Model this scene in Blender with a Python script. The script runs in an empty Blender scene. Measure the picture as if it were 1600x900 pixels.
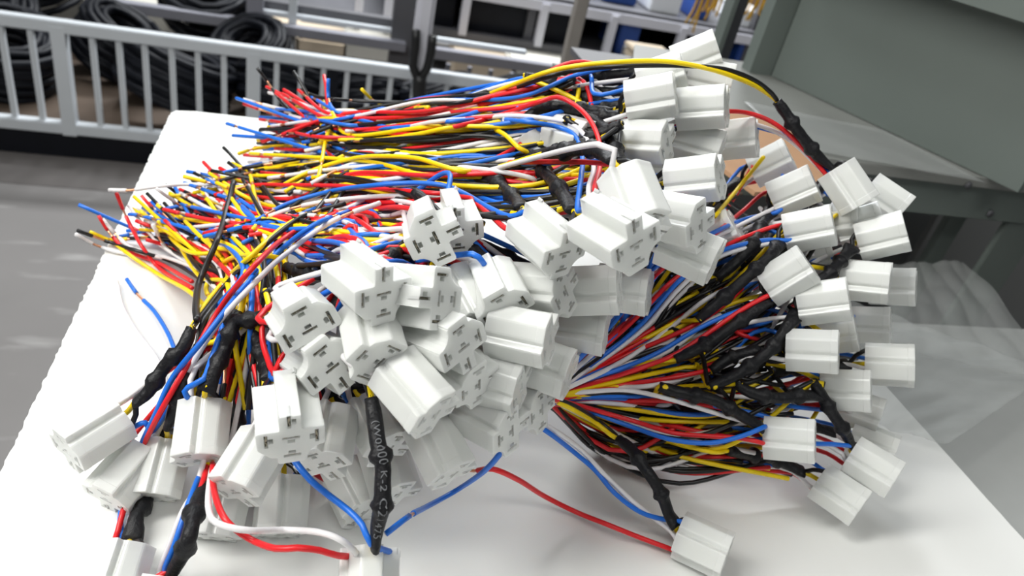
import bpy, bmesh, math, random
import numpy as np
from mathutils import Vector, Matrix
from mathutils.geometry import delaunay_2d_cdt

# ------------------------------------------------------------------ camera, world, lights
S = bpy.context.scene
COL = S.collection
F = 1155.6                                   # focal length in pixels of the 1600 px frame
Z0 = 0.80                                    # height of the white board's top
CAM = np.array([0.0, 0.0, Z0 + 0.33])
gd = np.array([-430., 1800., 1155.]); gd /= np.linalg.norm(gd)
yd = np.array([-280., -809., 1155.]); yd -= gd * yd.dot(gd); yd /= np.linalg.norm(yd)
xd = np.cross(yd, -gd); xd /= np.linalg.norm(xd)
W2C = np.array([xd, yd, -gd])                # rows: world axes in camera coordinates (x right, y down, z forward)
def ray(px, py):
    return W2C @ np.array([px - 800., py - 450., F]) / F
cr, cd, cf = W2C @ [1, 0, 0], W2C @ [0, 1, 0], W2C @ [0, 0, 1]
cam_d = bpy.data.cameras.new('camera'); cam = bpy.data.objects.new('camera', cam_d); COL.objects.link(cam)
cam_d.sensor_width = 36; cam_d.lens = 26.0
m = Matrix.Identity(4)
for i in range(3):
    m[i][0] = cr[i]; m[i][1] = -cd[i]; m[i][2] = -cf[i]; m[i][3] = CAM[i]
cam.matrix_world = m
cam_d.clip_start = 0.01; cam_d.clip_end = 50
cam_d.dof.use_dof = True; cam_d.dof.focus_distance = 0.37; cam_d.dof.aperture_fstop = 12
S.camera = cam
S.view_settings.view_transform = 'Standard'; S.view_settings.look = 'None'
S.view_settings.exposure = 0.0; S.view_settings.gamma = 1.0
w = bpy.data.worlds.new('hall_ambient'); S.world = w; w.use_nodes = True
w.node_tree.nodes['Background'].inputs[0].default_value = (0.93, 0.96, 0.95, 1)
w.node_tree.nodes['Background'].inputs[1].default_value = 0.17
def area(name, loc, target, sx, sy, power, col=(1, 1, 1)):
    d = bpy.data.lights.new(name, 'AREA'); d.shape = 'RECTANGLE'; d.size = sx; d.size_y = sy
    d.energy = power; d.color = col
    o = bpy.data.objects.new(name, d); COL.objects.link(o); o.location = loc
    o.rotation_euler = (Vector(target) - Vector(loc)).to_track_quat('-Z', 'Y').to_euler()
    return o
area('ceiling_tube_light', (-0.95, 0.25, 1.95), (0.05, 0.4, Z0), 0.25, 1.3, 25, (1.0, 0.99, 0.95))
area('ceiling_tube_light', (0.35, -0.9, 2.7), (0.1, 0.4, Z0), 1.4, 0.3, 11, (1.0, 1.0, 0.97))
area('ceiling_tube_light', (-0.6, 2.6, 2.8), (-0.4, 2.6, 0.0), 2.6, 0.3, 46, (0.95, 0.98, 1.0))
area('ceiling_tube_light', (1.2, 4.2, 3.0), (1.2, 4.6, 0.0), 2.6, 0.4, 270, (0.95, 0.98, 1.0))

# ------------------------------------------------------------------ helpers
random.seed(7); RNG = np.random.default_rng(7)
def P(px, py, z):                            # point where a line of sight meets a level z (relative to the board)
    r = ray(px, py); return CAM + r * ((z + Z0 - CAM[2]) / r[2])
def PY(px, py, Y):                           # ... meets the upright plane y = Y
    r = ray(px, py); return CAM + r * (Y / r[1])
def PD(px, py, d):                           # ... at a distance d along the viewing axis, never below the board
    r = ray(px, py); p = CAM + r * d
    if p[2] < Z0 + 0.003:
        p = CAM + r * ((Z0 + 0.003 - CAM[2]) / r[2])
    return p
MATS = {}
def mat(name, col, rough=0.5, metal=0.0, noise=0.0, nscale=40.0, sss=0.0, bump=0.0, spec=0.5, alpha=1.0, coat=0.0):
    if name in MATS: return MATS[name]
    M = bpy.data.materials.new(name); M.use_nodes = True; nt = M.node_tree
    b = nt.nodes['Principled BSDF']
    b.inputs['Base Color'].default_value = (*col, 1); b.inputs['Roughness'].default_value = rough
    b.inputs['Metallic'].default_value = metal; b.inputs['Specular IOR Level'].default_value = spec
    b.inputs['Coat Weight'].default_value = coat
    if sss:
        b.inputs['Subsurface Weight'].default_value = sss
        b.inputs['Subsurface Radius'].default_value = (1.0, 1.0, 0.95); b.inputs['Subsurface Scale'].default_value = 0.007
    if alpha < 1: b.inputs['Alpha'].default_value = alpha
    if noise or bump:
        tc = nt.nodes.new('ShaderNodeTexCoord'); n = nt.nodes.new('ShaderNodeTexNoise')
        n.inputs['Scale'].default_value = nscale; n.inputs['Detail'].default_value = 5
        nt.links.new(tc.outputs['Object'], n.inputs['Vector'])
        if noise:
            mx = nt.nodes.new('ShaderNodeMix'); mx.data_type = 'RGBA'
            mx.inputs[6].default_value = (*[c * (1 - noise) for c in col], 1)
            mx.inputs[7].default_value = (*[min(1, c * (1 + noise)) for c in col], 1)
            nt.links.new(n.outputs['Fac'], mx.inputs[0]); nt.links.new(mx.outputs[2], b.inputs['Base Color'])
        if bump:
            bp = nt.nodes.new('ShaderNodeBump'); bp.inputs['Strength'].default_value = bump; bp.inputs['Distance'].default_value = 0.002
            nt.links.new(n.outputs['Fac'], bp.inputs['Height']); nt.links.new(bp.outputs[0], b.inputs['Normal'])
    MATS[name] = M; return M
WC = {'red': (0.78, 0.014, 0.02), 'blue': (0.012, 0.165, 0.72), 'white': (0.82, 0.80, 0.81), 'yellow': (0.97, 0.69, 0.0), 'black': (0.007, 0.007, 0.008)}
WM = {k: mat('pvc_' + k, v, 0.38, noise=0.06, nscale=300) for k, v in WC.items()}
M_NYLON = mat('milky_nylon', (0.76, 0.775, 0.75), 0.30, sss=0.5)
M_TIN = mat('tinned_brass', (0.30, 0.27, 0.21), 0.35, 0.9)
M_COPPER = mat('copper_strands', (0.86, 0.42, 0.24), 0.32, 0.85)
M_SLEEVE = mat('shrink_tube', (0.009, 0.009, 0.011), 0.45, spec=0.3, bump=0.5, nscale=260)
M_PRINT = mat('grey_print', (0.33, 0.34, 0.36), 0.6)
M_TIE = mat('black_nylon', (0.01, 0.01, 0.011), 0.4)
M_BOARD = mat('white_foam_board', (0.86, 0.865, 0.845), 0.55, noise=0.015, nscale=9, bump=0.08)
M_PAINT = mat('grey_white_paint', (0.58, 0.61, 0.64), 0.45, noise=0.06, nscale=12)
M_PAINT2 = mat('white_frame_paint', (0.66, 0.66, 0.72), 0.45, noise=0.06, nscale=8)
M_DARKFR = mat('dark_grey_paint', (0.10, 0.10, 0.11), 0.5, noise=0.2, nscale=8)
M_MIDFR = mat('mid_grey_paint', (0.22, 0.22, 0.25), 0.5, noise=0.15, nscale=8)
M_GREEN = mat('grey_green_enamel', (0.135, 0.16, 0.147), 0.45, noise=0.08, nscale=9, bump=0.05)
M_GREEND = mat('worn_steel_top', (0.23, 0.235, 0.22), 0.4, noise=0.25, nscale=14, bump=0.1)
M_RUBBER = mat('black_rubber', (0.005, 0.006, 0.010), 0.5, spec=0.25, noise=0.3, nscale=20)
M_BLUE = mat('blue_plastic', (0.02, 0.07, 0.30), 0.4, noise=0.15, nscale=20)
M_CARD = mat('cardboard', (0.42, 0.24, 0.13), 0.8, noise=0.12, nscale=30)
M_TAN = mat('pale_carton', (0.52, 0.43, 0.32), 0.8, noise=0.1, nscale=12)
M_BEIGE = mat('taupe_post_paint', (0.25, 0.23, 0.21), 0.5, noise=0.1)
M_WALL = mat('pale_wall', (0.55, 0.53, 0.47), 0.7, noise=0.2, nscale=6)
M_CRATE = mat('white_plastic', (0.85, 0.87, 0.9), 0.35)

def tag(o, label=None, cat=None, group=None, kind=None):
    if label: o['label'] = label
    if cat: o['category'] = cat
    if group: o['group'] = group
    if kind: o['kind'] = kind
    return o
def link(name, me, material=None, parent=None):
    if material is not None and not me.materials: me.materials.append(material)
    o = bpy.data.objects.new(name, me); COL.objects.link(o)
    if parent is not None: o.parent = parent
    return o
def empty(name, loc):
    o = bpy.data.objects.new(name, None); o.empty_display_size = 0.01; COL.objects.link(o); o.location = Vector(loc)
    return o
def keep(o, parent):                         # parent a mesh built in world coordinates to an Empty that stands at its own place
    o.parent = parent; o.matrix_parent_inverse = Matrix.Translation(-Vector(parent.location)); return o
def mesh(verts, faces, smooth=False, name='mesh'):
    me = bpy.data.meshes.new(name); me.from_pydata([tuple(map(float, v)) for v in verts], [], faces); me.update()
    if smooth: me.polygons.foreach_set('use_smooth', [True] * len(me.polygons))
    return me
def box_vf(lo, hi):
    (a, b, c), (d, e, f_) = lo, hi
    v = [(a, b, c), (d, b, c), (d, e, c), (a, e, c), (a, b, f_), (d, b, f_), (d, e, f_), (a, e, f_)]
    return v, [(0, 3, 2, 1), (4, 5, 6, 7), (0, 1, 5, 4), (1, 2, 6, 5), (2, 3, 7, 6), (3, 0, 4, 7)]
def box(name, lo, hi, material, parent=None, bev=0.0):
    lo, hi = [min(a, b) for a, b in zip(lo, hi)], [max(a, b) for a, b in zip(lo, hi)]
    me = mesh(*box_vf(lo, hi))
    if bev:
        bm = bmesh.new(); bm.from_mesh(me)
        bmesh.ops.bevel(bm, geom=bm.edges[:], offset=bev, segments=2, affect='EDGES'); bm.to_mesh(me); bm.free()
    o = link(name, me, material)
    if parent is not None: keep(o, parent)
    return o
def crom(pts, step=0.004, nmin=2):
    p = np.array(pts, float)
    if len(p) == 2: p = np.array([p[0], (p[0] + p[1]) / 2, p[1]])
    p = np.vstack([2 * p[0] - p[1], p, 2 * p[-1] - p[-2]])
    out = []
    for i in range(1, len(p) - 2):
        L = np.linalg.norm(p[i + 1] - p[i]); n = max(nmin, int(L / step))
        t = np.linspace(0, 1, n, endpoint=False)[:, None]
        a, b, c, d = p[i - 1], p[i], p[i + 1], p[i + 2]
        out.append(0.5 * ((2 * b) + (-a + c) * t + (2 * a - 5 * b + 4 * c - d) * t ** 2 + (-a + 3 * b - 3 * c + d) * t ** 3))
    out.append(p[-2][None]); return np.vstack(out)
def sweep_vf(path, rad, sides=8, caps=True, flat=None):
    path = np.asarray(path); n = len(path); rad = np.broadcast_to(rad, (n,))
    T = np.gradient(path, axis=0); T /= np.linalg.norm(T, axis=1)[:, None] + 1e-12
    up = np.array([0, 0, 1.0]) if abs(T[0][2]) < 0.9 else np.array([1.0, 0, 0])
    N = np.cross(T[0], up); N /= np.linalg.norm(N)
    ang = np.linspace(0, 2 * np.pi, sides, endpoint=False); V = []
    for i in range(n):
        N = N - T[i] * N.dot(T[i]); N /= np.linalg.norm(N); B = np.cross(T[i], N)
        fl = 1.0 if flat is None else flat[i]
        V.append(path[i] + rad[i] * (np.cos(ang)[:, None] * N * fl + np.sin(ang)[:, None] * B / fl))
    V = np.vstack(V); Fc = []
    for i in range(n - 1):
        for k in range(sides):
            a = i * sides + k; b = i * sides + (k + 1) % sides
            Fc.append((a, b, b + sides, a + sides))
    if caps:
        Fc.append(tuple(range(sides))[::-1]); Fc.append(tuple(range((n - 1) * sides, n * sides)))
    return V, Fc
def tube(name, pts, rad, material, parent=None, sides=8, step=0.004, flat=None, raw=False):
    path = np.asarray(pts) if raw else crom(pts, step)
    v, f_ = sweep_vf(path, rad, sides, flat=flat)
    o = link(name, mesh(v, f_, True), material)
    if parent is not None: keep(o, parent)
    return o
def join_vf(parts):
    V, Fc = [], []
    for v, f_ in parts:
        k = len(V); V += [tuple(x) for x in v]; Fc += [tuple(i + k for i in q) for q in f_]
    return V, Fc
def prism_px(name, pts, z, th, material, parent=None):   # flat plate whose outline is given on a level
    top = [P(x, y, z) for x, y in pts]; n = len(top)
    v = top + [p - [0, 0, th] for p in top]
    f_ = [tuple(range(n))[::-1], tuple(range(n, 2 * n))] + [(i, (i + 1) % n, n + (i + 1) % n, n + i) for i in range(n)]
    me = mesh(v, f_); bm = bmesh.new(); bm.from_mesh(me); bmesh.ops.recalc_face_normals(bm, faces=bm.faces[:]); bm.to_mesh(me); bm.free()
    o = link(name, me, material)
    if parent is not None: keep(o, parent)
    return o

# ------------------------------------------------------------------ the setting
def floor_mat():
    M = mat('sealed_concrete', (0.20, 0.19, 0.185), 0.42, noise=0.22, nscale=2.2)
    nt = M.node_tree; b = nt.nodes['Principled BSDF']; tc = nt.nodes.new('ShaderNodeTexCoord')
    n2 = nt.nodes.new('ShaderNodeTexNoise'); n2.inputs['Scale'].default_value = 7; n2.inputs['Detail'].default_value = 8
    mp = nt.nodes.new('ShaderNodeMapping'); mp.inputs['Scale'].default_value = (0.6, 2.5, 1)
    nt.links.new(tc.outputs['Object'], mp.inputs[0]); nt.links.new(mp.outputs[0], n2.inputs['Vector'])
    cr_ = nt.nodes.new('ShaderNodeValToRGB'); cr_.color_ramp.elements[0].position = 0.62; cr_.color_ramp.elements[1].position = 0.78
    nt.links.new(n2.outputs['Fac'], cr_.inputs[0])
    mx = nt.nodes.new('ShaderNodeMix'); mx.data_type = 'RGBA'; mx.inputs[7].default_value = (0.36, 0.35, 0.34, 1)
    old = b.inputs['Base Color'].links[0].from_socket
    nt.links.new(cr_.outputs[0], mx.inputs[0]); nt.links.new(old, mx.inputs[6]); nt.links.new(mx.outputs[2], b.inputs['Base Color'])
    return M
fl = box('floor', (-5, -3, -0.05), (7, 9, 0), floor_mat()); tag(fl, kind='structure')
# worn lane marking on the concrete
lane = box('trim_1', (-3, 2.10, 0.0), (2.4, 2.36, 0.0015), mat('worn_lane_paint', (0.115, 0.105, 0.10), 0.5, noise=0.3, nscale=5)); tag(lane, kind='structure')
wl = box('wall_back', (-5, 8.2, 0), (7, 8.3, 4.0), M_WALL); tag(wl, kind='structure')

# table and board
tb = empty('work_table', (0.35, 0.05, 0)); tag(tb, 'grey steel work table under the white board', 'table')
box('table_top', (-0.10, -0.45, Z0 - 0.055), (0.98, 0.52, Z0 - 0.026), mat('grey_table_laminate', (0.40, 0.41, 0.40), 0.5, noise=0.05), tb, 0.003)
for x in (-0.05, 0.92):
    for y in (-0.38, 0.46):
        box('leg', (x - 0.02, y - 0.02, 0), (x + 0.02, y + 0.02, Z0 - 0.055), M_GREEN, tb)
def board():
    x0, x1, y0, y1 = -0.1435, 0.468, -0.42, 0.809
    rn = random.Random(3); pts = []
    def edge(a, b, n, amp):
        for i in range(n):
            t = i / n; k = (rn.random() - 0.5) * amp if 0 < i else 0
            dx, dy = b[0] - a[0], b[1] - a[1]; L = math.hypot(dx, dy)
            pts.append((a[0] + dx * t - dy / L * k, a[1] + dy * t + dx / L * k))
    edge((x0, y0), (x1, y0), 30, 0.0005); edge((x1, y0), (x1, y1), 120, 0.0004)
    edge((x1, y1), (x0 + 0.012, y1), 60, 0.0006); edge((x0 + 0.004, y1 - 0.004), (x0, y1 - 0.012), 2, 0); edge((x0, y1 - 0.012), (x0, y0), 420, 0.0014)
    n = len(pts); v = [(x, y, Z0) for x, y in pts] + [(x + rn.uniform(-.0008, .0008), y, Z0 - 0.013) for x, y in pts] + [(x, y, Z0 - 0.026) for x, y in pts]
    f_ = [tuple(range(n)), tuple(range(2 * n, 3 * n))[::-1]]
    for i in range(n):
        j = (i + 1) % n; f_ += [(i, i + n, j + n, j), (i + n, i + 2 * n, j + 2 * n, j + n)]
    return link('foam_board', mesh(v, f_), M_BOARD)
tag(board(), 'thick white foam board with a ragged left edge under the heap of wiring', 'board')

# ------------------------------------------------------------------ connector housing
def fillet(poly, r, segs=2):
    out = []; n = len(poly)
    for i in range(n):
        p = np.array(poly[i]); a = np.array(poly[i - 1]); b = np.array(poly[(i + 1) % n])
        la, lb = np.linalg.norm(a - p), np.linalg.norm(b - p); rr = min(r, la * .45, lb * .45)
        if rr < 0.15: out.append(tuple(p)); continue
        q0, q1 = p + (a - p) / la * rr, p + (b - p) / lb * rr
        for k in range(segs + 1):
            t = k / segs; out.append(tuple((1 - t) ** 2 * q0 + 2 * t * (1 - t) * p + t * t * q1))
    return out
arc = []
for k in range(7):
    a = math.radians(-90 + 90 * k / 6); arc.append((-13.6 + 7.6 * math.cos(a), 12.8 + 7.6 * math.sin(a)))
OUT = fillet([(4.4, -14), (4.4, -5.3), (14, -5.3), (14, 4.2), (8.6, 9.8), (6, 9.8), (6, 14), (-6, 14)], 1.0)
OUT += arc[::-1]
OUT += fillet([(-14, 5.2), (-14, -5.3), (-4.4, -5.3), (-4.4, -14)], 1.0)
def tslot(cx, cy, ang, tab=1, part=0):
    s = [[(-3.6, -.8), (3.6, -.8), (3.6, .7), (-3.6, .7)], [(-1.5, .9), (1.5, .9), (1.5, 2.9), (-1.5, 2.9)]][part]
    if tab < 0: s = [(-x, -y) for x, y in s]
    c, n_ = math.cos(ang), math.sin(ang)
    return [(cx + x * c - y * n_, cy + x * n_ + y * c) for x, y in s]
SLOTS = [(-10.6, 0, math.pi / 2, -1), (10.2, -.3, math.pi / 2, 1), (0, -0.6, 0, 1), (0, 9.6, 0, -1), (0.3, -10, math.pi / 2, 1)]
def inside(p, poly):
    x, y = p; c = False; n = len(poly)
    for i in range(n):
        x0, y0 = poly[i]; x1, y1 = poly[i - 1]
        if (y0 > y) != (y1 > y) and x < (x1 - x0) * (y - y0) / (y1 - y0) + x0: c = not c
    return c
def fill(outer, holes):
    vs = [Vector(p) for p in outer]; ed = [(i, (i + 1) % len(outer)) for i in range(len(outer))]
    for h in holes:
        k = len(vs); vs += [Vector(p) for p in h]; ed += [(k + i, k + (i + 1) % len(h)) for i in range(len(h))]
    v, _, f_, *_r = delaunay_2d_cdt(vs, ed, [], 1, 1e-6)
    keepf = []
    for t in f_:
        c = sum((v[i] for i in t), Vector((0, 0))) / len(t)
        if inside(c, outer) and not any(inside(c, h) for h in holes): keepf.append(tuple(t))
    return [tuple(p) for p in v], keepf
def ring(poly, s, off=0):                     # poly grown by s mm outwards
    n = len(poly); out = []
    A = sum(poly[i - 1][0] * poly[i][1] - poly[i][0] * poly[i - 1][1] for i in range(n))
    sg = 1 if A > 0 else -1
    for i in range(n):
        a, p, b = map(np.array, (poly[i - 1], poly[i], poly[(i + 1) % n]))
        d1, d2 = p - a, b - p; d1 = d1 / (np.linalg.norm(d1) + 1e-9); d2 = d2 / (np.linalg.norm(d2) + 1e-9)
        nn = np.array([d1[1] + d2[1], -(d1[0] + d2[0])]); nn /= max(np.linalg.norm(nn), 1e-6)
        out.append(tuple(p + sg * nn * s))
    return out
LEN = 30.0
HS = 0.93
def housing_mesh():
    h = LEN / 2; V, Fc = [], []; n = len(OUT)
    rings = [(OUT, -h, -1.0), (OUT, -h, 0), (OUT, h - 4.2, 0), (OUT, h - 4.0, 0.2), (OUT, h - 0.45, 0.2), (OUT, h, 0.0)]
    for pl, z, s in rings: V += [(x, y, z) for x, y in ring(pl, s)]
    for k in range(len(rings) - 1):
        for i in range(n):
            j = (i + 1) % n; Fc.append((k * n + i, k * n + j, (k + 1) * n + j, (k + 1) * n + i))
    k0 = len(V)                               # recessed back
    V += [(x, y, -h + 3.0) for x, y in ring(OUT, -1.0)]
    for i in range(n):
        j = (i + 1) % n; Fc.append((k0 + i, k0 + j, j, i))
    v, f_ = fill(ring(OUT, -1.0), []); k1 = len(V)
    V += [(x, y, -h + 3.0) for x, y in v]; Fc += [tuple(k1 + i for i in t)[::-1] for t in f_]
    holes = [tslot(*s, part=0) for s in SLOTS] + [tslot(*s, part=1) for s in SLOTS]
    v, f_ = fill(ring(OUT, 0.0), holes); k2 = len(V)
    V += [(x, y, h) for x, y in v]; Fc += [tuple(k2 + i for i in t) for t in f_]
    for ih, hl in enumerate(holes):
        k3 = len(V); m_ = len(hl); dp = 7 if ih < 5 else 3.2
        V += [(x, y, h) for x, y in hl] + [(x, y, h - dp) for x, y in hl]
        for i in range(m_):
            j = (i + 1) % m_; Fc.append((k3 + i, k3 + j, k3 + m_ + j, k3 + m_ + i))
        Fc.append(tuple(k3 + m_ + i for i in range(m_)))
    me = mesh([(x * .001 * HS, y * .001 * HS, z * .001 * HS) for x, y, z in V], Fc, name='housing')
    bm = bmesh.new(); bm.from_mesh(me); bmesh.ops.remove_doubles(bm, verts=bm.verts[:], dist=2e-6)
    bmesh.ops.recalc_face_normals(bm, faces=bm.faces[:]); bm.to_mesh(me); bm.free()
    me.materials.append(M_NYLON); return me
def terminal_mesh():
    prof = [(-3.1, -.2), (-2.8, .35), (-1.6, .35), (-1.1, -.1), (1.1, -.1), (1.6, .35), (2.8, .35), (3.1, -.2)]
    V, Fc = [], []; t = 0.32
    for z in (-6.5, -0.7):
        V += [(x, y, z) for x, y in prof] + [(x, y - t, z) for x, y in prof]
    n = len(prof)
    for i in range(n - 1):
        Fc += [(i, i + 1, 2 * n + i + 1, 2 * n + i), (n + i, 3 * n + i, 3 * n + i + 1, n + i + 1), (2 * n + i, 2 * n + i + 1, 3 * n + i + 1, 3 * n + i)]
    v, f_ = box_vf((-.9, -0.1, -5), (.9, .45, -1.4)); k = len(V); V += v; Fc += [tuple(k + i for i in q) for q in f_]
    me = mesh([(x * .001, y * .001, z * .001) for x, y, z in V], Fc, name='terminal'); me.materials.append(M_TIN); return me
ME_H = housing_mesh(); ME_T = terminal_mesh()
SLEEVE_PLACES = {'red': (-10.4, 0), 'white': (0, 9.3), 'blue': (0, -9.6), 'black': (10, 0), 'yellow': (0, 0)}

# ------------------------------------------------------------------ depth of the heap's visible surface (metres along the viewing axis)
DS = np.array([(400,170,.64),(450,170,.62),(600,165,.58),(750,150,.50),(900,105,.45),(1040,95,.44),(1020,150,.43),(1100,165,.44),(1150,220,.47),
 (1240,295,.45),(1325,295,.44),(1385,310,.46),(1270,355,.42),(1375,370,.43),(1232,430,.41),(1360,440,.43),(1290,470,.41),(1360,505,.46),(1270,548,.405),
 (1390,570,.44),(1325,610,.42),(1235,685,.40),(1362,732,.43),(1310,775,.425),(1100,850,.412),(1087,280,.40),(960,350,.315),(1060,350,.36),(853,370,.335),
 (775,445,.325),(680,358,.345),(655,460,.31),(562,435,.31),(475,500,.315),(500,562,.315),(585,535,.31),(690,525,.31),(640,605,.31),(820,520,.335),
 (920,450,.36),(850,570,.36),(775,590,.335),(765,650,.34),(685,700,.345),(450,650,.30),(395,725,.345),(315,675,.36),(147,680,.36),(245,735,.385),
 (200,880,.36),(575,880,.31),(590,700,.31),(594,745,.306),(598,785,.306),(590,830,.308),(582,640,.314),(520,790,.315),(480,740,.31),(450,850,.30),(520,850,.305),(370,830,.31),(440,800,.39),(400,430,.38),(330,400,.47),(250,400,.545),(190,360,.56),(300,330,.56),(400,300,.54),(500,300,.48),
 (600,300,.44),(700,290,.42),(700,220,.46),(850,200,.44),(500,230,.54),(420,230,.60),(940,560,.44),(1030,500,.45),(1120,500,.44),(850,620,.40),(950,660,.44),
 (1100,640,.43),(1120,400,.45),(1000,460,.46),(1170,300,.48),(300,540,.37),(390,530,.36),(330,600,.355),(620,385,.40),(500,370,.41),(420,370,.44),(700,770,.41),(900,760,.43),(1000,800,.42)])
DS[(DS[:, 0] > 1130) & (DS[:, 1] > 280), 2] *= 1.07
def D(px, py):
    d2 = (DS[:, 0] - px) ** 2 + (DS[:, 1] - py) ** 2 + 60.
    wt = d2 ** -1.6; return float((wt * DS[:, 2]).sum() / wt.sum())
def Q(p):                                     # (px, py[, offset in mm behind the visible surface])
    return PD(p[0], p[1], D(p[0], p[1]) + (p[2] if len(p) > 2 else -2) * 0.001)

# ------------------------------------------------------------------ wiring harnesses
WR = 0.00142
def cut_wire(path, parent, color, stripped=True, r=WR, tiplen=None):
    """insulated wire along path; near its far end a bared length of copper and a slug of insulation"""
    seg = np.linalg.norm(np.diff(path, axis=0), axis=1); L = np.concatenate([[0], np.cumsum(seg)]); tot = L[-1]
    def sub(a, b):
        ts = np.unique(np.concatenate([[a], L[(L > a) & (L < b)], [b]]))
        return np.array([[np.interp(t, L, path[:, k]) for k in range(3)] for t in ts])
    if stripped and tot > 0.05:
        tip = tiplen or random.uniform(0.010, 0.018); bare = random.uniform(0.005, 0.010)
        o = tube('wire', sub(0, tot - tip - bare), r, WM[color], parent, raw=True)
        inv = o.matrix_parent_inverse
        for nm, a, b, rr, mt in (('bare_conductor', tot - tip - bare - .001, tot - tip + .001, r * .62, M_COPPER), ('insulation_tip', tot - tip, tot, r, WM[color])):
            c = tube(nm, sub(a, b), rr, mt, None, raw=True, sides=6); c.parent = o; 
            if nm == 'bare_conductor': c['label'] = 'bared copper strands'
    else:
        o = tube('wire', path, r, WM[color], parent, raw=True)
    o['label'] = color + ' insulated wire'
    return o
def smooth_noise(n, amp):
    k = RNG.normal(size=(5, 3)) * amp; t = np.linspace(0, 4, n)
    return np.stack([np.interp(t, range(5), k[:, i]) for i in range(3)], 1)

def lerp(a, b, s): return tuple(x + (y - x) * s for x, y in zip(a, b))
# two bounding streamlines per bundle, from the plugs to the loose ends
STREAM = {
 'U': ([(900,118),(800,142),(650,168),(530,182),(450,172)], [(960,300),(850,325),(700,318),(570,300),(440,318)]),
 'F': ([(760,250),(640,240),(530,262),(440,288),(370,285)], [(640,410),(560,402),(490,392),(420,365),(350,340)]),
 'L': ([(330,520),(338,455),(312,415),(262,382),(212,345)], [(440,500),(440,430),(425,375),(390,340),(320,312)]),
}
HARN = []; SL = []
def orient(px, py, th, tau, rho):
    r = ray(px, py); e_f = r / np.linalg.norm(r)
    e_r = cr - e_f * cr.dot(e_f); e_r /= np.linalg.norm(e_r); e_u = -np.cross(e_f, e_r) * -1
    if e_u.dot(-cd) < 0: e_u = -e_u
    th, tau, rho = map(math.radians, (th, tau, rho))
    a = math.cos(tau) * (math.cos(th) * e_r + math.sin(th) * e_u) - math.sin(tau) * e_f
    s = -math.sin(th) * e_r + math.cos(th) * e_u
    t = np.cross(a, s)
    u = math.cos(rho) * s + math.sin(rho) * t
    return a, u, np.cross(a, u)
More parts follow.
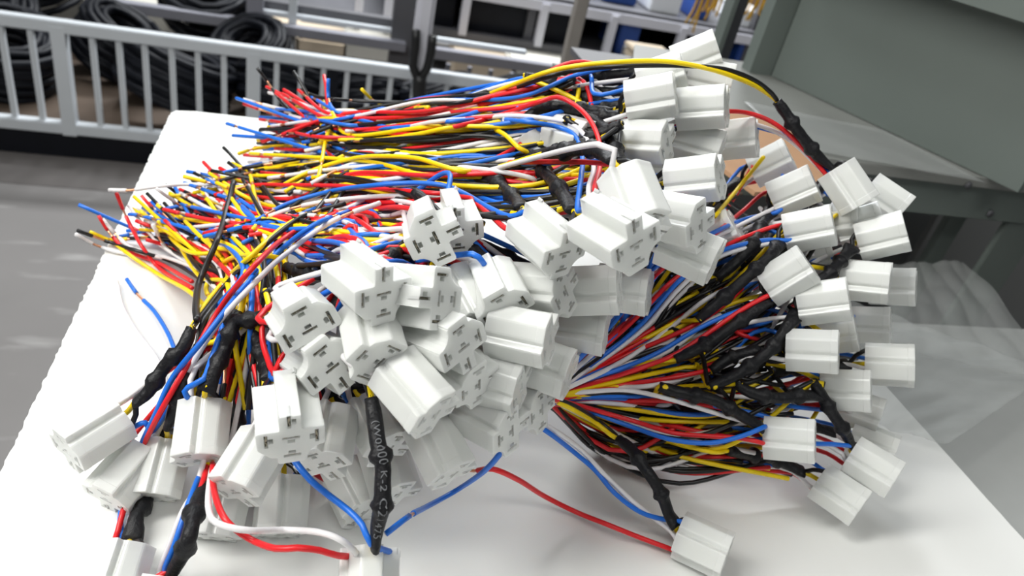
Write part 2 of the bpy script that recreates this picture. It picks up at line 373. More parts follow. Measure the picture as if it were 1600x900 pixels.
def harness(grp, px, py, th, tau, rho, d, label, sleeve=None, wires=None, lane=None, terms=None, noauto=False):
    a, u, v = orient(px, py, th, tau, rho)
    if grp == 'R' and px > 1130: d *= 1.07
    c = CAM + ray(px, py) * d
    low = c[2] - Z0 - 0.0145
    if low < 0: c = c + ray(px, py) * (low / ray(px, py)[2]) * -1
    root = empty('wiring_harness', c); tag(root, label, 'wiring harness', 'wiring harnesses heaped on the board')
    H = link('connector_housing', ME_H); H.parent = root; H['label'] = 'milky white five-way plug'
    Mx = Matrix.Identity(4)
    for i in range(3): Mx[i][0] = u[i]; Mx[i][1] = v[i]; Mx[i][2] = a[i]
    H.matrix_local = Mx
    if terms is None: terms = tau > 22
    if terms:
        for sx, sy, an, tb_ in SLOTS:
            t = link('terminal', ME_T); t.parent = H
            t.matrix_local = Matrix.Scale(HS, 4) @ Matrix.Translation((sx * .001, sy * .001, LEN / 2 * .001)) @ Matrix.Rotation(an + (math.pi if tb_ < 0 else 0), 4, 'Z')
    back = c - a * 0.0125
    def lobe(col):
        x, y = SLEEVE_PLACES[col]; return back + u * x * .001 + v * y * .001
    wires = wires or {}
    # sleeve guide
    st = STREAM.get(grp)
    if lane is None: lane = random.random()
    if sleeve is None:
        s0 = c - a * 0.024 + v * .002
        if grp == 'R': tgt = Q((px + (850 - px) * .36, py + (620 - py) * .36, random.uniform(4, 16)))
        else:
            k = lerp(st[0][0], st[1][0], lane); tgt = Q((k[0], k[1], 32 if grp == 'F' else 14))
        dirv = tgt - s0; dirv = dirv / (np.linalg.norm(dirv) + 1e-9); dv = (-a * .6 + dirv); dv /= np.linalg.norm(dv)
        s1 = s0 + dv * .022; s2 = s1 + dirv * .022; s3 = s2 + dirv * .02
        sl = [s0, s1, s2, s3]
    else: sl = [Q(p) for p in sleeve]
    for q in sl: q[2] = max(q[2], Z0 + 0.0046)
    sp = crom(sl, 0.0022); n = len(sp); t = np.linspace(0, 1, n)
    b1, b2 = random.uniform(.3, .38), random.uniform(.62, .72)
    rad = 0.0034 + 0.0017 * (np.exp(-((t - b1) / .035) ** 4) + 1.1 * np.exp(-((t - b2) / .04) ** 4)) - 0.0004 * (t > .93) + RNG.normal(size=n) * 0.00007
    flat = 1 + .55 * np.exp(-(t / .12) ** 2)
    so = tube('heat_shrink_sleeve', sp, rad, M_SLEEVE, root, sides=12, flat=flat, raw=True); so['label'] = 'knobbly black heat-shrink sleeve'
    for col in ('black', 'yellow', 'blue', 'white', 'red'):
        off = RNG.normal(size=3) * 0.0004
        pts = []
        L0 = lobe(col)
        if col in ('black', 'yellow'):
            sg = 1 if col == 'black' else -1
            pts += [L0, L0 * .55 + sl[0] * .45 - a * .002, ] + [sp[k_] + sg * np.array([.0004, .0004, 0]) for k_ in range(0, n, 5)] + [sp[-1]]
        else:
            pts += [L0]
            if col not in wires: pts += [L0 - a * random.uniform(.016, .026) + RNG.normal(size=3) * .002]
        if col in wires:
            w_ = [Q((p[0], p[1], (p[2] if len(p) > 2 else -2) - (8 if p[0] < 830 and p[1] < 420 and (len(p) < 3 or p[2] < 5) else 0))) for p in wires[col]]; pts += w_; strip = True
            path = crom(pts, 0.0035); cut_wire(path, root, col, strip); continue
        if grp == 'R':
            k = random.uniform(.42, .62); jx, jy = random.gauss(0, 16), random.gauss(0, 16)
            pts += [Q((px + (850 - px) * k + jx, py + (620 - py) * k + jy + 8, random.uniform(4, 36))),
                    Q((px + (850 - px) * .8 + jx * .4, py + (620 - py) * .8 + jy * .4 + 4, random.uniform(0, 20))),
                    Q((850 + random.uniform(-6, 6), 620 + random.uniform(-7, 7), random.uniform(0, 12))),
                    Q((800, 590, 60 + random.uniform(0, 20))), Q((730, 560, 110))]
            path = crom(pts, 0.005)
            cut_wire(path, root, col, False)
        else:
            s = min(1, max(0, lane + random.gauss(0, .10))); lay = random.uniform(0, 20); first = True
            for k, (p, q) in enumerate(zip(*st)):
                p_ = lerp(p, q, s)
                if grp == 'U' and first and px < p_[0] + 60: first = False; continue
                if grp == 'F' and first and px < p_[0] + 40: first = False; continue
                first = False
                last = k == len(st[0]) - 1
                ex = random.gauss(0, (40 if grp == 'U' else 34) if last else 8); ey = random.gauss(0, 26 if last else 8)
                pts.append(Q((p_[0] + ex, p_[1] + ey, lay + random.uniform(-4, 4) + (6 if k == 0 else 0) - (random.uniform(0, 22) if last else 0))))
            path = crom(pts, 0.0045)
            cut_wire(path, root, col, True)
    HARN.append(root); SL.append((root, sl))
    return root, sl
H_ = harness

# group, px, py, image angle, tilt to viewer, roll, distance, label
# --- lower left
H_('L',147,680,217,14,48,.365,'harness whose white plug lies farthest left, its knobbly sleeve leading up right',
   sleeve=[(212,628,0),(232,612),(258,572),(285,545),(300,512)],
   wires={'yellow':[(318,480),(350,440),(392,400),(450,350),(510,325)],'black':[(322,484),(352,446),(398,398),(470,340),(540,318)],
          'blue':[(226,660,2),(236,675,8),(262,640,10),(300,560,8),(340,480,6),(380,420,6),(330,370,6),(225,338,-4)]},lane=.1)
H_('L',196,745,236,16,20,.40,'harness with a shaded white plug tucked behind the red and blue pair, leftmost but one',lane=.15)
H_('L',250,735,262,12,40,.387,'harness with a white plug hanging straight down between the leftmost plug and the two-ridged plug',lane=.25,
   sleeve=[(262,668,4),(272,640,6),(284,605,6),(300,570,8),(312,540,8)])
H_('L',315,676,268,18,42,.362,'harness with an upright two-ridged white plug, yellow stub at its top centre',
   sleeve=[(322,612,0),(338,575,0),(352,545,0),(362,515,0),(372,492,2)],lane=.4,
   wires={'blue':[(292,620),(294,605),(318,592),(330,562),(345,520),(362,470),(400,420,2)],'yellow':[(380,480,4),(395,440,4),(370,390),(300,360),(245,320)]})
H_('L',392,728,243,20,62,.345,'harness with a tilted white plug just below left of the big forked plug',lane=.6)
H_('L',450,648,280,46,178,.302,'harness with a large forked white plug facing us, five slots, above the loose blue wire',
   lane=.8, wires={'red':[(432,585),(418,560),(410,530,2),(412,500,6),(430,460,10)],'blue':[(424,590,2),(428,560,4),(430,530,8),(430,480,12)],'white':[(436,590,4),(436,540,8),(440,500,12)]},
   sleeve=[(425,590,8),(410,555,8),(402,530,8),(395,505,8)])
H_('L',512,688,262,34,40,.35,'harness with a shaded white plug peeking out right of the big forked plug',lane=.9)
H_('L',440,792,270,12,30,.405,'harness with a pale plug lying low under the loose blue wire',lane=.7)
H_('L',345,795,262,10,40,.405,'harness with a pale plug behind the looping white and red wires',lane=.5)
H_('L',180,904,262,12,40,.365,'harness whose white plug is cut by the bottom edge at the lower left',
   sleeve=[(206,850,0),(210,825,-2),(214,805,-2),(226,788,-2),(240,755,8),(262,700,12)],
   wires={'red':[(180,842,-2),(192,800,-2),(206,752,-2),(222,700,-2),(250,645,-2),(290,575,-2),(340,488,-11),(395,418,-11),(450,368,-11),(520,335,-11),(575,322,-11)],
          'blue':[(196,850,2),(188,812,3),(200,750,0),(222,692,-1),(242,650,-1),(270,590,-1),(318,530,-12),(380,450,-12),(430,398,-12),(490,352,-12),(545,330,-12)],
          'white':[(192,850,3),(206,800,4),(214,770,6),(240,690,6),(300,570,0),(345,500,-13),(400,440,-14),(445,398,-15),(520,345,-15),(594,317,-15)]},lane=.2)
H_('L',244,962,258,5,35,.40,'harness whose thick sleeve and wires run off the bottom edge, plug out of view',lane=.4,noauto=True,
   sleeve=[(262,905,-22),(284,868,-22),(296,838,-20),(304,800,-14),(318,760,-4)],
   wires={'blue':[(258,895,-24),(272,855,-24),(290,800,-20),(308,752,-10),(322,715,4),(350,560,10),(380,470,8)],'red':[(275,880,-18),(296,810,-16),(318,750,-6),(330,700,6),(360,560,10)],
          'white':[(246,900,-22),(262,860,-20),(285,800,-16),(312,745,-6),(340,600,10)],'yellow':[(330,700,6),(350,620,10)],'black':[(330,700,6),(350,600,10),(350,540,10)]})
H_('L',577,912,272,8,88,.318,'printed-sleeve harness whose white plug is cut by the bottom edge in the middle',
   sleeve=[(586,855,-2),(590,822,-4),(597,790,-6),(598,755,-6),(598,725,-6),(590,690,-6),(585,650,-6),(580,622,-4)],
   wires={'yellow':[(577,604,0),(570,588,10),(555,560,40)],'black':[(572,600,2),(562,580,12),(545,560,40)],
          'blue':[(580,850,-4),(566,820),(545,798),(515,775),(485,750),(462,722),(450,700,6),(445,680,30)],
          'red':[(528,868,4),(500,860,-2),(465,856,-3),(430,857,-3),(390,842,-2),(355,815,-2),(338,780,-12),(332,740,-6),(335,690,16)],
          'white':[(556,864,2),(535,845,-3),(500,832,-4),(450,828,-4),(390,829,-6),(340,818,-8),(326,795,-14),(328,750,-6),(338,700,18)]})
# --- front heap
H_('F',572,440,-38,50,135,.305,'harness with a broad white plug at the upper left of the front plugs',
   sleeve=[(508,430,2),(490,432),(470,425),(448,418)],
   wires={'yellow':[(440,404,-2),(400,399,-2),(362,403,-2),(335,425,0),(322,450,2),(330,470,6)],'red':[(622,405,6),(602,378,4),(572,352),(545,338),(500,322)],
          'white':[(606,402,8),(585,378,6),(550,352),(515,340),(470,335)],'blue':[(552,392,4),(556,372,2),(545,358,0),(520,353,0),(480,365,2),(440,380,6)]},lane=.9)
H_('F',472,500,-52,70,-8,.315,'harness with a white plug facing us squarely, five slots, leftmost of the front plugs',
   sleeve=[(430,490,8),(410,495,2),(390,500,0),(368,500,2),(350,490,6)],lane=.95)
H_('F',500,563,-30,66,-22,.318,'harness with a white plug facing us squarely, just below right of the leftmost front plug',lane=.9)
H_('F',583,530,-76,44,42,.312,'harness with a twin-ridged white plug above the printed black sleeve',lane=.8)
H_('F',650,462,-7,44,182,.312,'harness with a white plug pointing right, topmost slots S-shaped, centre of the front heap',lane=.85)
H_('F',676,360,-75,74,100,.345,'harness with a white plug standing clear on the wires, facing us',lane=.6,
   wires={'blue':[(650,380,12),(620,370,2),(580,366,0),(545,370,2),(500,380,6)]})
H_('F',708,345,-70,66,165,.372,'harness with a white plug tucked behind right of the plug standing clear',lane=.5)
H_('F',778,458,-66,50,8,.345,'harness with a cross-shaped white plug facing us, its narrow leg pointing down',lane=.6,
   wires={'blue':[(748,402,4),(720,398,2),(690,402,2),(640,408,4),(600,405,8)],'red':[(724,415,8),(700,408,6),(660,398,8),(610,385,10)],'white':[(730,405,8),(700,404,8),(640,400,10)]})
H_('F',853,372,-40,36,132,.342,'harness with a ribbed white plug just left of the largest white plug',lane=.3,
   sleeve=[(818,325,6),(798,305,4),(775,285,2),(740,267,0)],
   wires={'yellow':[(722,268,-2),(690,259,-4),(650,247,-4),(600,244,-4),(555,247,-4),(500,262,-4),(450,285,-4),(415,310,-4),(385,345,-2)],
          'blue':[(800,338,0),(765,325,-3),(725,302,-4),(690,289,-4),(640,286,-4),(580,290,-3),(520,298,-2),(450,318,-2),(395,348,0)],
          'red':[(800,360,4),(765,335,-1),(725,306,-1),(680,302,-3),(620,297,-3),(540,291,-3),(450,289,-3),(390,290,-3),(335,305)],
          'white':[(800,350,8),(760,325,4),(700,309,0),(620,306,-1),(540,311,-2),(470,322,-2),(420,338,0)]})
H_('F',845,452,-5,32,45,.358,'harness with a white plug pointing right below the ribbed plug, small curved slots showing',lane=.5)
H_('F',958,362,-30,40,140,.302,'harness with the largest white plug, red, white and blue wires arching into its back',
   sleeve=[(898,330,-2),(882,308,-4),(868,288,-5),(850,268,-4),(830,240,-2)],lane=.1,
   wires={'yellow':[(812,232,-3),(785,208,-4),(750,197,-4),(700,200,-4),(650,210,-2),(580,218,-2),(500,218,0)],
          'red':[(930,300,-8),(937,262,-12),(936,220,-14),(920,185,-12),(895,162,-8),(870,152,-6),(840,160,-4),(780,180,-3),(700,200,-2),(600,214),(500,214),(450,205)],
          'white':[(920,300,-6),(928,262,-10),(920,222,-12),(895,195,-10),(860,186,-6),(800,181,-4),(740,186,-4),(680,190,-3),(600,206,-2),(540,205)],
          'blue':[(903,330,-8),(907,285,-12),(910,245,-14),(898,212,-12),(870,198,-8),(820,190,-6),(760,186,-4),(700,190,-3),(620,196,-2),(540,195),(470,180)],
          'black':[(815,232,-1),(780,216,0),(730,212,0),(650,215,2),(540,222,4)]})
H_('F',992,318,-68,34,40,.325,'harness with a white plug leaning over the back of the largest plug',lane=.1)
H_('F',1056,345,-12,30,30,.36,'harness with a small-slotted white plug right behind the largest plug',lane=.2)
H_('F',1078,392,-24,8,50,.372,'harness with a plain white plug pointing down right, right of the largest plug',lane=.4)
H_('F',690,528,-22,44,-40,.318,'harness with a white plug facing right just below the centre plug',lane=.9)
H_('F',648,612,-48,20,44,.308,'harness with a long twin-ridged white plug right of the printed sleeve top',lane=.95)
H_('F',716,575,-40,32,60,.335,'harness with a white plug behind the long twin-ridged one',lane=.9)
H_('F',722,470,-62,26,20,.352,'harness with a shaded plug wedged left of the cross-shaped plug',lane=.8)
H_('F',815,522,-12,16,52,.338,'harness with a white plug pointing right beneath the cross-shaped plug',lane=.9)
H_('F',925,452,2,10,50,.372,'harness with a ribbed plain plug pointing right below the largest plug',lane=.6)
H_('F',975,452,-8,10,45,.40,'harness with a shaded plug at the heap edge above the fan of wires',lane=.6)
H_('F',850,572,-20,12,38,.368,'harness whose plug corner touches where the wire fan meets the front heap',lane=.9)
H_('F',772,592,-18,16,62,.345,'harness with a smooth white plug above the two slotted lowest plugs',lane=.95)
H_('F',765,655,-28,32,48,.352,'harness with a slotted white plug at the lower right of the front heap',lane=.95)
H_('F',688,702,-62,16,46,.352,'harness with a two-ridged plug at the bottom of the heap above the loose red wire',lane=.95)
H_('F',590,668,-62,30,40,.365,'harness with a glossy plug behind the printed sleeve',lane=.95)
H_('F',610,735,-70,22,60,.385,'harness with a shaded plug right of the printed sleeve near the board',lane=.95)
H_('F',552,768,-60,26,30,.41,'harness with a small shaded plug low between loose blue wire and printed sleeve',lane=.95)
H_('F',908,512,-10,8,50,.40,'harness with a grey-shaded plug under the ribbed plain plug',lane=.8)
H_('F',812,628,-20,30,40,.385,'harness with a plug beside the pinch of the wire fan',lane=.95)
H_('F',610,655,-30,20,10,.40,'harness with a plug deep in the heap below the twin-ridged pair',lane=.95)
# --- upper cluster
H_('U',1018,152,10,6,48,.428,'harness with the broad white plug at the left of the upper cluster',lane=.1,
   sleeve=[(968,178,2),(950,182,2),(925,182,4),(895,185,8)])
H_('U',1098,168,4,10,44,.438,'harness with the broad white plug at the right of the upper cluster',lane=.15)
H_('U',1008,222,-3,22,40,.43,'harness with a white plug beneath the broad left plug of the upper cluster',lane=.3,
   sleeve=[(975,262,0),(966,244,-2),(956,222,-2),(940,198,0),(918,182,2)])
H_('U',1088,88,22,0,50,.47,'harness with the topmost white plug, above the arching yellow wire',lane=.02)
H_('U',1035,122,18,4,30,.455,'harness with a shaded plug between the topmost plug and the broad left one',lane=.05)
H_('U',1108,125,-12,0,44,.47,'harness with a grey plug behind the arching black wire',lane=.05)
H_('U',1092,228,-16,8,42,.455,'harness with a white plug pointing down right below the two broad upper plugs',lane=.35)
H_('U',1148,218,6,8,40,.475,'harness with a white plug at the right tip of the upper cluster, cardboard behind it',lane=.3)
H_('U',894,218,-16,44,15,.44,'harness with a slotted white plug under the arching white and blue wires',lane=.4)
H_('U',838,248,-60,12,55,.455,'harness with a white plug behind the knobbly sleeve left of the arching wires',lane=.5)
H_('U',845,296,-8,10,48,.44,'harness with a white plug behind the sleeve, above the ribbed plug',lane=.7)
H_('U',902,300,-10,16,45,.43,'harness with a shaded plug behind the foot of the arching blue wire',lane=.7)
H_('U',1086,280,6,16,45,.402,'harness with a three-ridged white plug, tiny holes at its right end, below the upper cluster',lane=.6)
H_('U',1030,256,-4,4,45,.47,'harness with a dark-shaded plug beneath the upper cluster',lane=.5)
# --- right fan
H_('R',1205,255,28,4,42,.50,'harness with a shaded plug in front of the cardboard, behind the right-hand plugs')
H_('R',1240,298,25,4,50,.452,'harness with a white plug, topmost left of the right-hand plugs',
   sleeve=[(1206,328,2),(1192,348,0),(1178,380,0),(1150,410,2),(1120,435,4)],
   wires={'red':[(1198,300,0),(1160,330,-4),(1110,370,-6),(1040,415,-8),(990,470,-8),(930,535,-6),(848,612,0),(800,590,60)],
          'blue':[(1220,328,2),(1165,342,0),(1110,366,-4),(1030,412,-8),(978,470,-8),(915,545,-6),(848,612,0),(800,590,60)],
          'white':[(1218,322,3),(1160,350,0),(1095,382,-4),(1015,425,-8),(968,478,-8),(905,552,-6),(848,612,0),(800,590,60)]})
H_('R',1325,292,-56,0,42,.44,'harness with a white plug at the end of the long arching sleeve',
   sleeve=[(1300,262,0),(1280,246,-4),(1260,222,-6),(1243,200,-6),(1230,180,-4),(1214,158,-2)],
   wires={'yellow':[(1205,150,-4),(1180,134,-8),(1150,121,-10),(1110,108,-12),(1060,98,-14),(1020,95,-12),(960,97,-12),(900,103,-8),(850,114,-4),(800,133,0),(748,153,6)],
          'black':[(1206,146,-6),(1180,126,-8),(1140,110,-10),(1095,104,-12),(1040,102,-8),(960,104,-4),(900,110,0),(850,122,2),(780,146,4),(700,162,6),(600,160,6),(520,155,4)],
          'red':[(1290,272,0),(1262,240,-2),(1235,212,-4),(1205,190,-4),(1170,177,-2),(1130,174,4),(1060,180,30),(980,180,40)],
          'blue':[(1292,268,2),(1262,235,2),(1235,215,2),(1200,203,4),(1160,195,6),(1100,200,30),(1040,200,40)],
          'white':[(1290,272,2),(1250,232,2),(1220,210,2),(1185,196,2),(1150,190,6),(1090,200,30),(1030,200,40)]})
H_('R',1383,312,-36,0,46,.475,'harness with a plain plug pointing away at the upper right corner of the heap',
   wires={'blue':[(1345,305,26),(1300,330,26),(1200,380,26),(1050,450,20),(848,616,4),(800,590,60)]})
H_('R',1265,358,12,4,46,.425,'harness with a ribbed plug, second down the inner side of the right-hand heap',
   sleeve=[(1216,378,0),(1205,398,-2),(1165,435,-3),(1120,475,-2),(1090,500,0)],
   wires={'blue':[(1240,374,0),(1190,376,-4),(1120,395,-6),(1060,440,-8),(1000,508,-6),(930,565,-4),(848,616,0),(800,590,60)],
          'white':[(1238,380,2),(1190,383,-2),(1120,403,-4),(1062,450,-6),(1005,514,-5),(930,570,-3),(848,618,0),(800,590,60)],
          'red':[(1228,352,0),(1175,366,-2),(1120,392,-4),(1050,440,-5),(985,505,-5),(920,562,-3),(848,616,0),(800,590,60)]})
H_('R',1308,348,6,8,40,.46,'harness with a plug half hidden behind the ribbed plug in the right-hand heap')
H_('R',1378,368,15,2,55,.435,'harness with a ribbed plug, second from the top on the right-hand outer edge',
   sleeve=[(1332,386,0),(1318,402,0),(1298,425,2),(1270,445,6)])
H_('R',1345,352,18,2,50,.455,'harness with a shaded plug peeking out above the outer ribbed plug')
H_('R',1230,430,33,4,48,.412,'harness with a white plug pointing up right, innermost of the right-hand plugs',
   sleeve=[(1200,466,0),(1178,486,-3),(1130,520,-5),(1090,545,-5),(1055,562,-3)],
   wires={'white':[(1190,436,2),(1150,446,2),(1100,470,4),(1050,510,6),(980,560,6),(900,600,6),(848,618,6),(800,590,60)]})
H_('R',1268,408,15,0,40,.46,'harness with a shaded plug behind the innermost right-hand plug')
H_('R',1352,438,-6,4,52,.43,'harness with a white plug at mid height on the right-hand outer edge')
H_('R',1395,448,-2,4,40,.47,'harness with a small plug end showing behind the mid-height outer plug')
H_('R',1287,470,8,4,52,.41,'harness with a tilted white plug in the middle of the right-hand heap',
   sleeve=[(1248,488,0),(1232,508,-3),(1205,545,-5),(1160,580,-5),(1108,605,-3)],
   wires={'red':[(1238,450,-2),(1200,462,-3),(1150,490,-4),(1100,525,-4),(1050,556,-4),(1000,575,-4),(940,595,-2),(848,620,0),(800,590,60)],
          'blue':[(1238,462,-1),(1190,474,-2),(1130,495,-3),(1080,520,-3),(1030,550,-3),(980,572,-3),(920,592,-2),(848,616,0),(800,590,60)]})
H_('R',1356,508,-2,4,42,.475,'harness with a grey-shaded plug below the mid-height outer plug')
H_('R',1302,522,8,4,45,.45,'harness with a shaded plug sandwiched between the two middle-column plugs')
H_('R',1270,548,-3,4,44,.405,'harness with a squarish white plug pointing right, lower middle column of the right-hand heap',
   sleeve=[(1226,556,4),(1205,560,4),(1180,550,4),(1140,560,6),(1110,580,8)])
H_('R',1390,570,-3,0,20,.44,'harness with a lone ribbed plug farthest right, pointing right over the film')
H_('R',1322,610,-3,4,42,.425,'harness with a white plug just below left of the lone farthest-right plug',
   sleeve=[(1282,618,0),(1255,618,-2),(1215,622,-4),(1175,614,-4),(1150,600,-2)])
H_('R',1342,640,-22,2,46,.462,'harness with a shaded plug lying beneath the lower right plugs')
H_('R',1234,686,-5,4,46,.405,'harness with a white plug at the right heap foot, red and blue wires entering',
   sleeve=[(1190,668,0),(1160,650,-4),(1115,625,-6),(1070,615,-5),(1030,604,-3)],
   wires={'red':[(1190,692,-2),(1150,684),(1100,681),(1050,676),(990,658),(920,638),(870,624),(846,618,4),(800,590,60)],
          'blue':[(1192,668,-4),(1160,681,-6),(1110,692,-6),(1050,687,-3),(990,668,-2),(920,642,0),(870,626,2),(846,618,4),(800,590,60)],
          'white':[(1190,665,0),(1150,655,-2),(1100,640,-2),(1040,622,-2),(980,610,0),(920,612,2),(848,618,4),(800,590,60)]})
H_('R',1364,730,-35,2,42,.425,'harness with the upper plug of the lowest right pair, pointing down right',
   sleeve=[(1333,700,2),(1318,672,0),(1300,645,-2),(1285,620,-2),(1270,596,0)],
   wires={'blue':[(1335,697,0),(1300,694),(1262,690,4),(1220,660,8),(1150,640,8),(1000,620,10),(848,618,8),(800,590,60)]})
H_('R',1312,772,-38,2,46,.428,'harness with a white plug lying on the board, lower of the lowest right pair')
H_('R',1362,698,-25,0,20,.455,'harness with a grey-shaded plug behind the lowest right pair')
H_('R',1098,852,-25,4,22,.412,'harness whose white plug lies alone on the bare board below the fan',
   sleeve=[(1058,822,0),(1046,805,-2),(1036,778,-4),(1022,752,-6),(1005,728,-6),(988,704,-6),(966,686,-6)],
   wires={'yellow':[(955,680,-6),(930,660,-4),(895,640,-2),(865,626),(848,620,2),(810,600,50)],'black':[(962,680,-4),(935,658,-3),(900,636,-1),(868,623),(848,618,2),(810,600,50)],
          'red':[(1048,858,4),(1000,840,0),(950,820,-2),(900,800,-2),(850,775,-4),(810,750,-4),(770,733,-4),(735,735,2),(705,715,30)],
          'blue':[(1072,817,-2),(1040,812,2),(1000,800,-2),(960,770,-6),(930,735,-8),(895,705,-8),(860,678,-6),(825,655,4),(790,635,40)],
          'white':[(1048,830,2),(1020,808,2),(985,780,-3),(945,742,-7),(910,705,-8),(870,675,-6),(830,652,4),(790,635,40)]})
H_('R',1120,370,30,10,40,.47,'harness with a dark-shaded plug deep in the wires right of the largest plug',
   wires={'blue':[(1100,340,-2),(1060,378,-4),(1010,430,-8),(970,490,-8),(935,530,-8),(890,575,-6),(850,612,-4),(825,645,-4),(795,690,-6),(760,733,-6),(715,765,-4),(668,791,-2),(640,806,0),(603,834,2)]})
H_('R',1165,408,40,6,40,.475,'harness with a small shaded plug buried under the innermost right-hand plug')


# ------------------------------------------------------------------ packed wires inside the heap (nobody could count them)
def core():
    cols = list(WC); groups = {c: [] for c in cols}
    def add(pts, c, st=0.009):
        groups[c].append(sweep_vf(crom(pts, st), WR, 6))
    for grp, N in (('U', 190), ('F', 120), ('L', 80)):
        A, B = STREAM[grp]
        for i in range(N):
            s = random.uniform(-.02, 1.02); lay = random.uniform(6, 48); pts = []
            c = random.choices(cols, [2.6, 3.2, 2.6, 2.6, 7])[0]  # black weighted up, putting the heap's shaded gaps into the wire colours
            ph = random.gauss(0, .06)
            for k, (p, q) in enumerate(zip(A, B)):
                p_ = lerp(p, q, min(1.02, max(0, s + ph * math.sin(k * 1.7 + i))))
                last = k == len(A) - 1
                pts.append(Q((p_[0] + random.gauss(0, 34 if last else 9), p_[1] + random.gauss(0, 26 if last else 8), (lay if not last else random.uniform(0, 26)))))
            if grp == 'L':
                p_ = lerp((300, 640), (480, 640), s); pts = [Q((p_[0], p_[1], lay + 20))] + pts
            if grp == 'F': pts = [Q((lerp((760, 330), (640, 470), s)[0], lerp((760, 330), (640, 470), s)[1], lay + 30))] + pts
            add(pts, c)
    for i in range(230):                      # the right-hand fan
        ang = math.radians(random.uniform(-20, 60)); L = random.uniform(230, 430)
        ex, ey = 850 + L * math.cos(ang), 620 - L * math.sin(ang) * .95
        if ex > 1290: ex = 1290
        bow = random.gauss(-8, 14); lay = random.uniform(16, 50)
        pts = [Q((850 + random.uniform(-5, 5), 620 + random.uniform(-6, 6), lay * .3))]
        for k in (.3, .6, 1.0):
            pts.append(Q((850 + (ex - 850) * k + random.gauss(0, 5), 620 + (ey - 620) * k - bow * math.sin(k * 3.1) * 2 + 14 * math.sin(k * 3.1), lay + random.uniform(-3, 3))))
        add(pts, random.choices(cols, [1.1, 2.0, 1.0, 2.6, 12])[0])  # mostly black strands put the fan's deep shade into the colour
    for i in range(110):                      # short strands crossing between the right-hand plugs
        x, y = random.uniform(1000, 1300), random.uniform(290, 660)
        if y > 620 - (x - 850) * -.15 + 40: continue
        ang = math.radians(random.choice([random.uniform(-50, 10), random.uniform(10, 60)])); L = random.uniform(60, 140)
        lay = random.uniform(12, 46)
        add([Q((x - L / 2 * math.cos(ang), y + L / 2 * math.sin(ang), lay + 10)), Q((x, y + random.uniform(-8, 8), lay)), Q((x + L / 2 * math.cos(ang), y - L / 2 * math.sin(ang), lay + 10))], random.choices(cols, [2, 3, 2.4, 3, 4])[0])
    root = empty('buried_wiring', (0.1, 0.45, Z0)); tag(root, 'packed red, white, blue, yellow and black wires filling the inside of the heap', 'wires', None, 'stuff')
    for c in cols:
        v, f_ = join_vf(groups[c]); o = keep(link('packed_wires', mesh(v, f_, True), WM[c]), root)
        o['label'] = c + ' wires packed together'; o['kind'] = 'stuff'
core()
# hero loose ends reaching past the board edge: (colour, px path from tip to heap)
def loose(col, pts, owner):
    path = crom([Q(p) for p in pts][::-1], .004); return cut_wire(path, owner, col)
own = [h for h in HARN if h['label'].startswith(('harness with an upright', 'harness with a tilted', 'harness with a large forked', 'harness with a pale plug lying', 'harness with a shaded plug deep'))]
LO = [('white', [(118, 366), (150, 383), (190, 395), (250, 400, 4), (310, 420, 10)]), ('black', [(121, 360), (170, 378), (215, 392), (270, 410, 4), (320, 440, 10)]),
      ('yellow', [(140, 362), (175, 378), (205, 400), (250, 430), (296, 456, 2), (330, 490, 10)]), ('red', [(154, 337), (172, 365), (200, 392), (250, 412, 2), (300, 440, 8)]),
      ('red', [(182, 302), (196, 336), (207, 358), (222, 385), (250, 420, 4), (300, 450, 8)]), ('white', [(160, 342), (180, 365), (210, 390), (260, 405, 4)]),
      ('white', [(170, 297), (205, 297), (250, 291), (300, 288), (350, 291), (400, 296), (470, 300, 4)]),
      ('blue', [(202, 335), (225, 335), (265, 325), (320, 315), (370, 308), (420, 296, 4)]), ('yellow', [(262, 307), (285, 305), (320, 298), (370, 292), (430, 292, 4)]),
      ('black', [(278, 315), (310, 328), (342, 343), (365, 362, 4), (390, 400, 10)]), ('blue', [(349, 270), (390, 260), (430, 250), (480, 245, 3)]),
      ('black', [(343, 283), (390, 270), (430, 262), (480, 262, 3)]), ('yellow', [(373, 240), (400, 232), (440, 228), (500, 226, 3)]),
      ('black', [(402, 106, 10), (425, 138, 6), (445, 165, 2), (478, 187, 2), (520, 195, 4)]), ('blue', [(513, 123, 0), (513, 150, 2), (520, 170, 4), (545, 180, 6), (600, 185, 8)]),
      ('blue', [(481, 148, 2), (510, 165, 2), (535, 178, 4), (590, 184, 6)]), ('yellow', [(565, 139, 2), (585, 158, 2), (615, 168, 2), (670, 168, 4)]),
      ('white', [(380, 155, 4), (410, 163, 4), (450, 172, 4), (520, 180, 4)]), ('red', [(380, 162, 2), (420, 175, 2), (465, 182, 2), (540, 190, 3)]),
      ('black', [(470, 140, 6), (500, 152, 6), (560, 158, 6), (640, 160, 6), (740, 160, 4)]), ('yellow', [(590, 185), (560, 190), (520, 185), (480, 187)][::-1]),
      ('yellow', [(245, 340), (270, 375), (300, 395), (350, 395, 3), (420, 400, 6)]), ('yellow', [(292, 320), (310, 345), (330, 385), (352, 410, 4), (372, 450, 8)]),
      ('red', [(242, 318), (262, 345), (290, 372), (330, 400, 4), (370, 440, 8)])]
for i, (c, p) in enumerate(LO): loose(c, p, own[i % len(own)])
